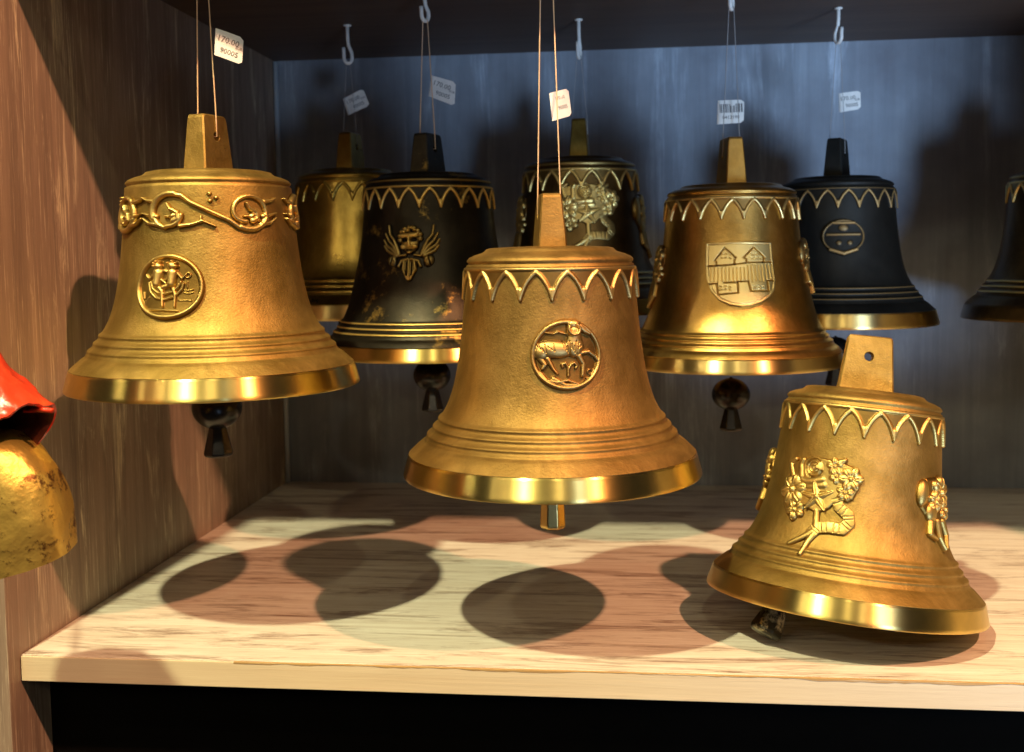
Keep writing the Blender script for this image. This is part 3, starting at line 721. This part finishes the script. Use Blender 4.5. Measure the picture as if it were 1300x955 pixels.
def price_tag(corners, z, label, lines, yaw=0.0, barcode=False, dz=(0, 0)):
    """corners: tl, tr, br, bl as seen; z metres deep"""
    c = [at(u, v, z+(dz[1] if i in (1, 2) else dz[0])) for i, (u, v) in enumerate(corners)]
    ctr = (c[0]+c[1]+c[2]+c[3])/4
    ex = ((c[1]-c[0])+(c[2]-c[3])); w_ = ex.length/4; ex.normalize()
    ey = ((c[0]-c[3])+(c[1]-c[2])); h_ = ey.length/4; sk = ey.normalized().dot(ex); ey = (ey.normalized()-ex*sk).normalized()
    ez = ex.cross(ey)
    root = empty('price_tag', ctr)
    Mx = Matrix.Identity(4)
    for i in range(3): Mx[i][0] = ex[i]; Mx[i][1] = ey[i]; Mx[i][2] = ez[i]
    root.rotation_euler = Mx.to_euler()
    tag(root, label, 'price tag', 'paper price tags on the cords')
    inv = Mx.to_3x3().inverted()
    q = [inv @ (p-ctr) for p in c]
    # paper folded round the cord: two leaves, cut corners, slight curl
    nx, ny = 8, 6; V = []; F = []
    cut = 0.12
    for side_ in (0, 1):
        for j in range(ny+1):
            for i in range(nx+1):
                s_, t_ = i/nx, j/ny
                tt = t_
                if s_ > 1-cut: 
                    k_ = (s_-(1-cut))/cut*0.10; tt = min(max(t_, k_), 1-k_)
                p = (q[3]*(1-s_)+q[2]*s_)*(1-tt)+(q[0]*(1-s_)+q[1]*s_)*tt
                curl = 0.0006*math.sin(s_*PI*0.9)+0.0003*t_
                gapz = 0.00035*math.sin(min(1, s_*6)*PI/2)*(1 if side_ == 0 else -1)
                V.append((p.x, p.y, curl+gapz+(0.0001 if side_ == 0 else -0.0001)))
    m_ = (nx+1)*(ny+1)
    for j in range(ny):
        for i in range(nx):
            a = j*(nx+1)+i; F.append((a, a+1, a+nx+2, a+nx+1)); b_ = a+m_; F.append((b_, b_+nx+1, b_+nx+2, b_+1))
    for j in range(ny):
        a = j*(nx+1); F.append((a, a+nx+1, a+m_+nx+1, a+m_))
    mesh('tag_paper', V, F, PAPER, root)
    if barcode:
        bm = bmesh.new(); x = -w_*0.8
        rnd = random.Random(3)
        while x < w_*0.8:
            bw = w_*rnd.choice([0.04, 0.07, 0.11]); 
            bmesh.ops.create_cube(bm, size=1, matrix=Matrix.Translation((x+bw/2, h_*0.30, 0.00125)) @ Matrix.Diagonal((bw, h_*0.75, 0.00003, 1)))
            x += bw+w_*rnd.choice([0.05, 0.08])
        me = bpy.data.meshes.new('barcode'); bm.to_mesh(me); bm.free(); link('barcode', me, INK, root)
    for txt, size, dx, dy in lines:
        me = text_mesh(txt, size*h_); o = link('printed_text', me, INK, root); o.location = (dx*w_, dy*h_, 0.00125)
    return root

# ---- the ten bells
def unpos(u, v, z): return at(u, v, z)
R1 = 0.09
L = {}
p = unpos(274.5, 489.5, 0.695)
bl_ = Bell('A', R1, GOLD, RIM, IRON, 'large golden bell with curling vine band and round twins medallion, hanging at the left', p, face_cam(p), crown_deg=53, clap_len=0.52, zs=0.965, ch=0.40, cw=0.163)
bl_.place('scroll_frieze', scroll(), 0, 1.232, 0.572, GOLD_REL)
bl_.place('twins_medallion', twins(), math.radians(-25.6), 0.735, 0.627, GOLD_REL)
L['left'] = bl_
p = unpos(701, 599.5, 0.669)
bm_ = Bell('A', R1, GOLD_DEEP, RIM, BRASS_ROD, 'large golden bell with pointed arch band and round ram medallion, hanging front centre', p, face_cam(p), crown_deg=-83, clap_len=0.39, clap_kind='brass', zs=0.985, ch=0.355)
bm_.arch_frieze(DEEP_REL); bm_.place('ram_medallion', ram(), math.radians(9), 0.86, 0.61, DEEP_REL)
L['mid'] = bm_
p = unpos(548, 449, 0.86)
bc_ = Bell('B', 0.085, DARK, RIM, IRON, 'dark patinated bell with gilded cherub head, hanging behind the front centre bell', p, face_cam(p), crown_deg=62, clap_len=0.57, zs=0.94, ch=0.385)
bc_.arch_frieze(DARK, 20); bc_.place('cherub_relief', cherub(), math.radians(-13.7), 0.985, 0.648, DARK)
L['cherub'] = bc_
p = unpos(928, 462, 0.85)
bg_ = Bell('B', 0.0852, GOLD_GLOSS, RIM_PALE, IRON, 'shiny amber bell with a shield showing two gabled towers, hanging right of centre', p, face_cam(p), crown_deg=-74, clap_len=0.66, zs=0.925, ch=0.45)
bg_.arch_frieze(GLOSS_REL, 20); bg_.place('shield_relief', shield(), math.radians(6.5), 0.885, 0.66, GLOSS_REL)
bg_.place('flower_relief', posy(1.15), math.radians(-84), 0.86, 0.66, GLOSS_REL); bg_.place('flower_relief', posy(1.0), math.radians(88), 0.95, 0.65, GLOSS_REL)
L['gold'] = bg_
p = unpos(450, 401, 0.98)
bb_ = Bell('A', 0.0835, BRASS, RIM_PALE, IRON, 'old brass bell with plain sides, half hidden between the left bell and the cherub bell', p, face_cam(p), crown_deg=66, clap_len=0.42)
bb_.arch_frieze(BRASS); L['brass'] = bb_
p = unpos(738, 396, 0.97)
bt_ = Bell('A', 0.087, BROWN, RIM_PALE, IRON, 'brown bell with pale gilded bouquet, at the back above the front centre bell', p, face_cam(p), crown_deg=86, clap_len=0.42, crown_mat=BRASS)
bt_.arch_frieze(BROWN); bt_.place('bouquet_relief', bouquet(1.05), math.radians(8), 0.90, 0.61, BROWN)
bt_.place('bouquet_relief', posy(1.2), math.radians(84), 0.85, 0.61, BROWN); bt_.place('bouquet_relief', posy(1.2), math.radians(-84), 0.85, 0.61, BROWN)
L['ctr'] = bt_
p = unpos(1061, 411, 0.94)
bk_ = Bell('A', 0.083, BLACK, RIM_PALE, IRON, 'black bell with thin gilded emblem and bright rim, behind the shield bell at the right', p, face_cam(p), crown_deg=76, clap_len=0.66, zs=0.97, ch=0.40)
bk_.arch_frieze(BLACK); bk_.place('mask_relief', mask_emblem(), math.radians(6), 0.92, 0.61, BLACK)
L['black'] = bk_
p = unpos(1352, 404, 0.92)
bf_ = Bell('A', 0.081, BROWN, BROWN, IRON, 'dim brown bell cut off by the right edge, hanging in shade near the back wall', p, face_cam(p), crown_deg=50, clap_len=0.42)  # rim uses the dull brown too: its shade is put into the colour
bf_.arch_frieze(BROWN); L['far'] = bf_

# the bell standing on the board, propped on its clapper
Rs = 0.0848
def tilt_quat(inplane, back, base):
    q = Matrix.Rotation(math.radians(base), 3, 'Z')
    ax_view = Vector((AX_F.x, AX_F.y, 0)).normalized(); ax_side = Vector((AX_R.x, AX_R.y, 0)).normalized()
    return (Matrix.Rotation(math.radians(inplane), 3, ax_view) @ Matrix.Rotation(-math.radians(back), 3, ax_side) @ q).to_quaternion()
ps0 = unpos(1070, 759, 0.690)
TQ = tilt_quat(7.6, 7.0, math.degrees(face_cam(ps0)))
# rest the lowest rim point on the board
low = min((TQ @ Vector((Rs*math.sin(a), -Rs*math.cos(a), 0))).z for a in np.linspace(0, 2*PI, 180))
ps = Vector((ps0.x, ps0.y, -low+0.0003))
bs_ = Bell('A', Rs, GOLD, RIM, IRON_WORN, 'golden bell with flower bouquet relief, tilted on the board and propped on its clapper', ps, tilt=TQ, crown_deg=4,
           clap_len=0.20, clap_kind='wood', zs=1.02, ch=0.40, cw=0.20, name='standing_bell', clap_swing=(0.0, 0.0, 0.0))
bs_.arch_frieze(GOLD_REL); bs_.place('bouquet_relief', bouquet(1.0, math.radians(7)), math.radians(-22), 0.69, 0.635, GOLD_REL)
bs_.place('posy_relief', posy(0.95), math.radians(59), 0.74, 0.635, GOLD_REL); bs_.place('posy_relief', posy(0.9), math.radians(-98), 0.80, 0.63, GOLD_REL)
L['stand'] = bs_
# swing the clapper so that its tip stands on the board, front left under the rim
tip_w = at(970, 806, 0.6); dr = (tip_w-Vector((0, 0, HC))); tip_w = Vector((0, 0, HC))+dr*((0.0065-HC)/dr.z)
hinge = Vector((0, 0, 1.32*Rs)); tl = TQ.inverted() @ (tip_w-ps); tl.z /= 1.02
dv = tl-hinge; bs_.clap.rotation_mode = 'QUATERNION'; bs_.clap.rotation_quaternion = Vector((0, 0, -1)).rotation_difference(dv.normalized())
sc_ = dv.length/(1.52*Rs); bs_.clap.scale = (sc_, sc_, sc_)
print('clapper reach', sc_, 'tip radius', math.hypot(tl.x, tl.y)/Rs, tl.z/Rs)

# ---- cords and hooks
def top_of(b, z=ZT): 
    return b.root.location
def hang(key, hooklabel, cordlabel, rad, mat, hookrot=0.0, gap=0.0018, hh=0.026):
    b = L[key]; loc = b.root.location
    hk = hook((loc.x, loc.y, ZT), hooklabel, hookrot, hh)
    return cord(b, (loc.x, loc.y, ZT-hh*0.97), cordlabel, rad, mat, gap)
hang('left', 'white hook above the vine band bell, just over the photo edge', 'thin copper coloured cord loop holding the vine band bell', 0.00042, CORD, 0.3, 0.0028, 0.012)
hang('mid', 'white hook above the ram medallion bell, just over the photo edge', 'thin copper coloured cord loop holding the ram medallion bell', 0.00042, CORD, 0.3, 0.0028, 0.012)
hang('cherub', 'white hook at the top edge holding the dark cherub bell', 'pinkish cord loop holding the dark cherub bell', 0.00042, CORD, 0.9, 0.0018, 0.023)
hang('gold', 'white hook at the top edge holding the shield bell', 'fine grey cord loop holding the shield bell', 0.00034, CORD_THIN, 1.2, 0.0018, 0.019)
hang('brass', 'white hook holding the old brass bell, leftmost of the visible hooks', 'faint grey cord loop holding the old brass bell', 0.00026, CORD_THIN, 0.2, 0.0018, 0.035)
hang('ctr', 'white hook above the brown bouquet bell at the back', 'faint grey cord loop holding the brown bouquet bell', 0.00026, CORD_THIN, 1.3, 0.0018, 0.035)
hang('black', 'white hook above the black bell, rightmost of the visible hooks', 'faint grey cord loop holding the black bell', 0.00026, CORD_THIN, 2.2, 0.0018, 0.030)
hang('far', 'white hook above the dim brown bell, beyond the right edge', 'faint cord loop holding the dim brown bell at the right edge', 0.00018, CORD_THIN, 0.5)

PR = [('170.00', 0.62, -0.16, 0.16), ('EUR', 0.30, 0.70, -0.02), ('90005', 0.55, 0.12, -0.62)]
price_tag([(273.5, 36), (309, 49), (307, 83), (272, 70)], 0.668, 'cream price tag on the cord of the vine band bell', PR, dz=(0, 0.006))
price_tag([(697, 118.5), (720, 113), (725, 147), (701, 154)], 0.666, 'warm white price tag folded on the cord of the ram medallion bell', [('170.00', 0.36, 0.05, 0.36), ('90005', 0.38, 0.10, -0.34)], dz=(0, 0.010))
price_tag([(547.5, 96), (578.5, 105), (577, 135), (544, 122)], 0.858, 'white price tag slanting down right on the cord of the cherub bell', PR, dz=(0, 0.004))
price_tag([(911, 128), (944.5, 127), (944, 156), (910, 158)], 0.848, 'square white barcode tag above the shield bell', [('0412190', 0.42, 0.0, -0.62)], barcode=True)
price_tag([(435.5, 126), (461, 113), (469.5, 134), (442, 146.5)], 0.978, 'small white price tag tilted upward above the old brass bell', PR)
price_tag([(1064.5, 119), (1092, 115.5), (1092.5, 138.5), (1065.5, 143)], 0.938, 'small grey white price tag above the black bell', PR)

# ------------------------------------------------------------------ two cowbells at the left edge
def cowbell(name, loc, rot, sx, sy, sz, mat, inner, label, dome=0.5, flare=0.12, crumple=0.0012, seed=0.0):
    import mathutils.noise as nz_
    root = empty(name, loc); root.rotation_euler = rot
    tag(root, label, 'cowbell', 'sheet metal cowbells at the left edge')
    def shell(off, m, nm):
        V = []; F = []; n = 72; rows = 26
        for i in range(rows+1):
            t = i/rows                             # 0 mouth .. 1 top
            if t < 0.4: s_ = 1+flare*(1-math.sin(t/0.4*PI/2)); z = t
            else:
                a = (t-0.4)/0.6*PI/2; s_ = max(0.0, math.cos(a))**0.62; z = 0.4+0.6*math.sin(a)*dome
            for k in range(n):
                a = 2*PI*k/n; ca, sa = math.cos(a), math.sin(a); e = 0.72
                x = math.copysign(abs(ca)**e, ca)*(sx*s_-off); y = math.copysign(abs(sa)**e, sa)*(sy*s_-off)
                if s_ < 0.01: x = y = 0
                w_ = nz_.noise(Vector((x*90+seed, y*90, z*5)))*crumple*min(1, s_*2)+nz_.noise(Vector((x*240+seed, y*240, z*14)))*crumple*0.4*min(1, s_*2)
                V.append((x+w_*ca, y+w_*sa, z*sz-off*(t > 0.5)+w_*0.6))
        for i in range(rows):
            for k in range(n):
                k2 = (k+1) % n; F.append((i*n+k, i*n+k2, (i+1)*n+k2, (i+1)*n+k))
        return mesh(nm, V, F, m, root), V[:n]
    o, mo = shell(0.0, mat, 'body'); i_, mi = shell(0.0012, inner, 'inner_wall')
    n = 72; V = list(mo)+list(mi); mesh('lip', V, [(k, n+k, n+(k+1) % n, (k+1) % n) for k in range(n)], mat, root)
    return root
def painted(name, base, chips, chipc, rough, metal, thr=0.6, scale=60):
    m, nt, b = new_mat(name)
    n1 = noise(nt, scale, detail=10, rough=0.75); n2 = noise(nt, 300, detail=4); n3 = noise(nt, 22, detail=5)
    c = mix(nt, ramp(nt, n3, [(0.3, 0.0), (0.7, 1.0)]), tuple(x*0.78 for x in base), base)
    c = mix(nt, ramp(nt, n1, [(thr, 0.0), (thr+0.07, 1.0)]), c, chipc)
    nt.links.new(c, b.inputs['Base Color']); b.inputs['Roughness'].default_value = rough; b.inputs['Metallic'].default_value = metal
    bump(nt, b, [(n2, 0.4, 0.0004), (n3, 0.6, 0.004), (n1, 0.4, 0.0006)])
    return m
RED = painted('chipped_red_lacquer', (0.75, 0.055, 0.02), 0, (0.16, 0.03, 0.02), 0.22, 0.0, 0.62)
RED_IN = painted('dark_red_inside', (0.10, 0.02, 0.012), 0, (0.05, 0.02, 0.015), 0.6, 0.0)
LEAF = painted('mottled_gold_leaf', (0.95, 0.68, 0.16), 0, (0.20, 0.09, 0.03), 0.36, 0.75, 0.55, 90)
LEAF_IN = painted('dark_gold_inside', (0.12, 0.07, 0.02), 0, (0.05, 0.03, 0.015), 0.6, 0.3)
zc = 0.545
g0 = at(-2, 719, zc)
cg = cowbell('cowbell', g0, (math.radians(6), math.radians(-13), math.radians(8)), 0.042, 0.026, 0.068, LEAF, LEAF_IN,
             'mottled gold cowbell with rounded top, below the red cowbell at the left edge', dome=1.0, flare=-0.10, crumple=0.0010, seed=3.1)
for (rx, rz) in ((0.0165, 0.036),):
    rv = empty('rivet', (rx, -0.0252, rz)); rv.parent = cg
    lathe('rivet_head', [(0.0001, 0.0013), (0.0012, 0.0010), (0.0018, 0.0), (0.0016, -0.0006)], LEAF, rv, 16).rotation_euler = (PI/2, 0, 0)
r0 = at(-2, 578, 0.525)
cr = cowbell('cowbell', r0, (math.radians(-20), math.radians(-46), math.radians(6)), 0.031, 0.019, 0.062, RED, RED_IN,
             'chipped red lacquered cowbell with dark open mouth, at the left edge above the gold one', dome=1.0, flare=0.06, crumple=0.0030, seed=9.7)
tube('clapper_pin', [(0.024, 0.0, 0.006), (0.030, 0.0, 0.0), (0.035, -0.001, -0.006)], 0.0013, RED, cr, 10)
# the straps and nails they hang from, on the panel beyond the frame edge
for cb, top, nm in ((cg, 0.0655, 'gold'), (cr, 0.0615, 'red')):
    R3 = Matrix.LocRotScale(cb.location, cb.rotation_euler, None); a = R3 @ Vector((0, 0, top))
    nail_p = Vector((a.x-0.075, YS+0.008, a.z+0.075))
    nl = tube('wall_nail', [nail_p+Vector((0, 0.006, 0)), nail_p, nail_p-Vector((0, a.y*0+0.022, -0.004))], 0.0016, IRON, None, 10)
    tag(nl, 'dark nail in the left panel carrying the %s cowbell, beyond the photo edge' % nm, 'nail')
    pt = nail_p-Vector((0, 0.018, -0.005))
    inv = R3.inverted()
    tube('strap', [inv @ a, inv @ (a*0.5+pt*0.5+Vector((0.003, 0, 0))), inv @ pt], 0.0006, IRON, cb, 8)
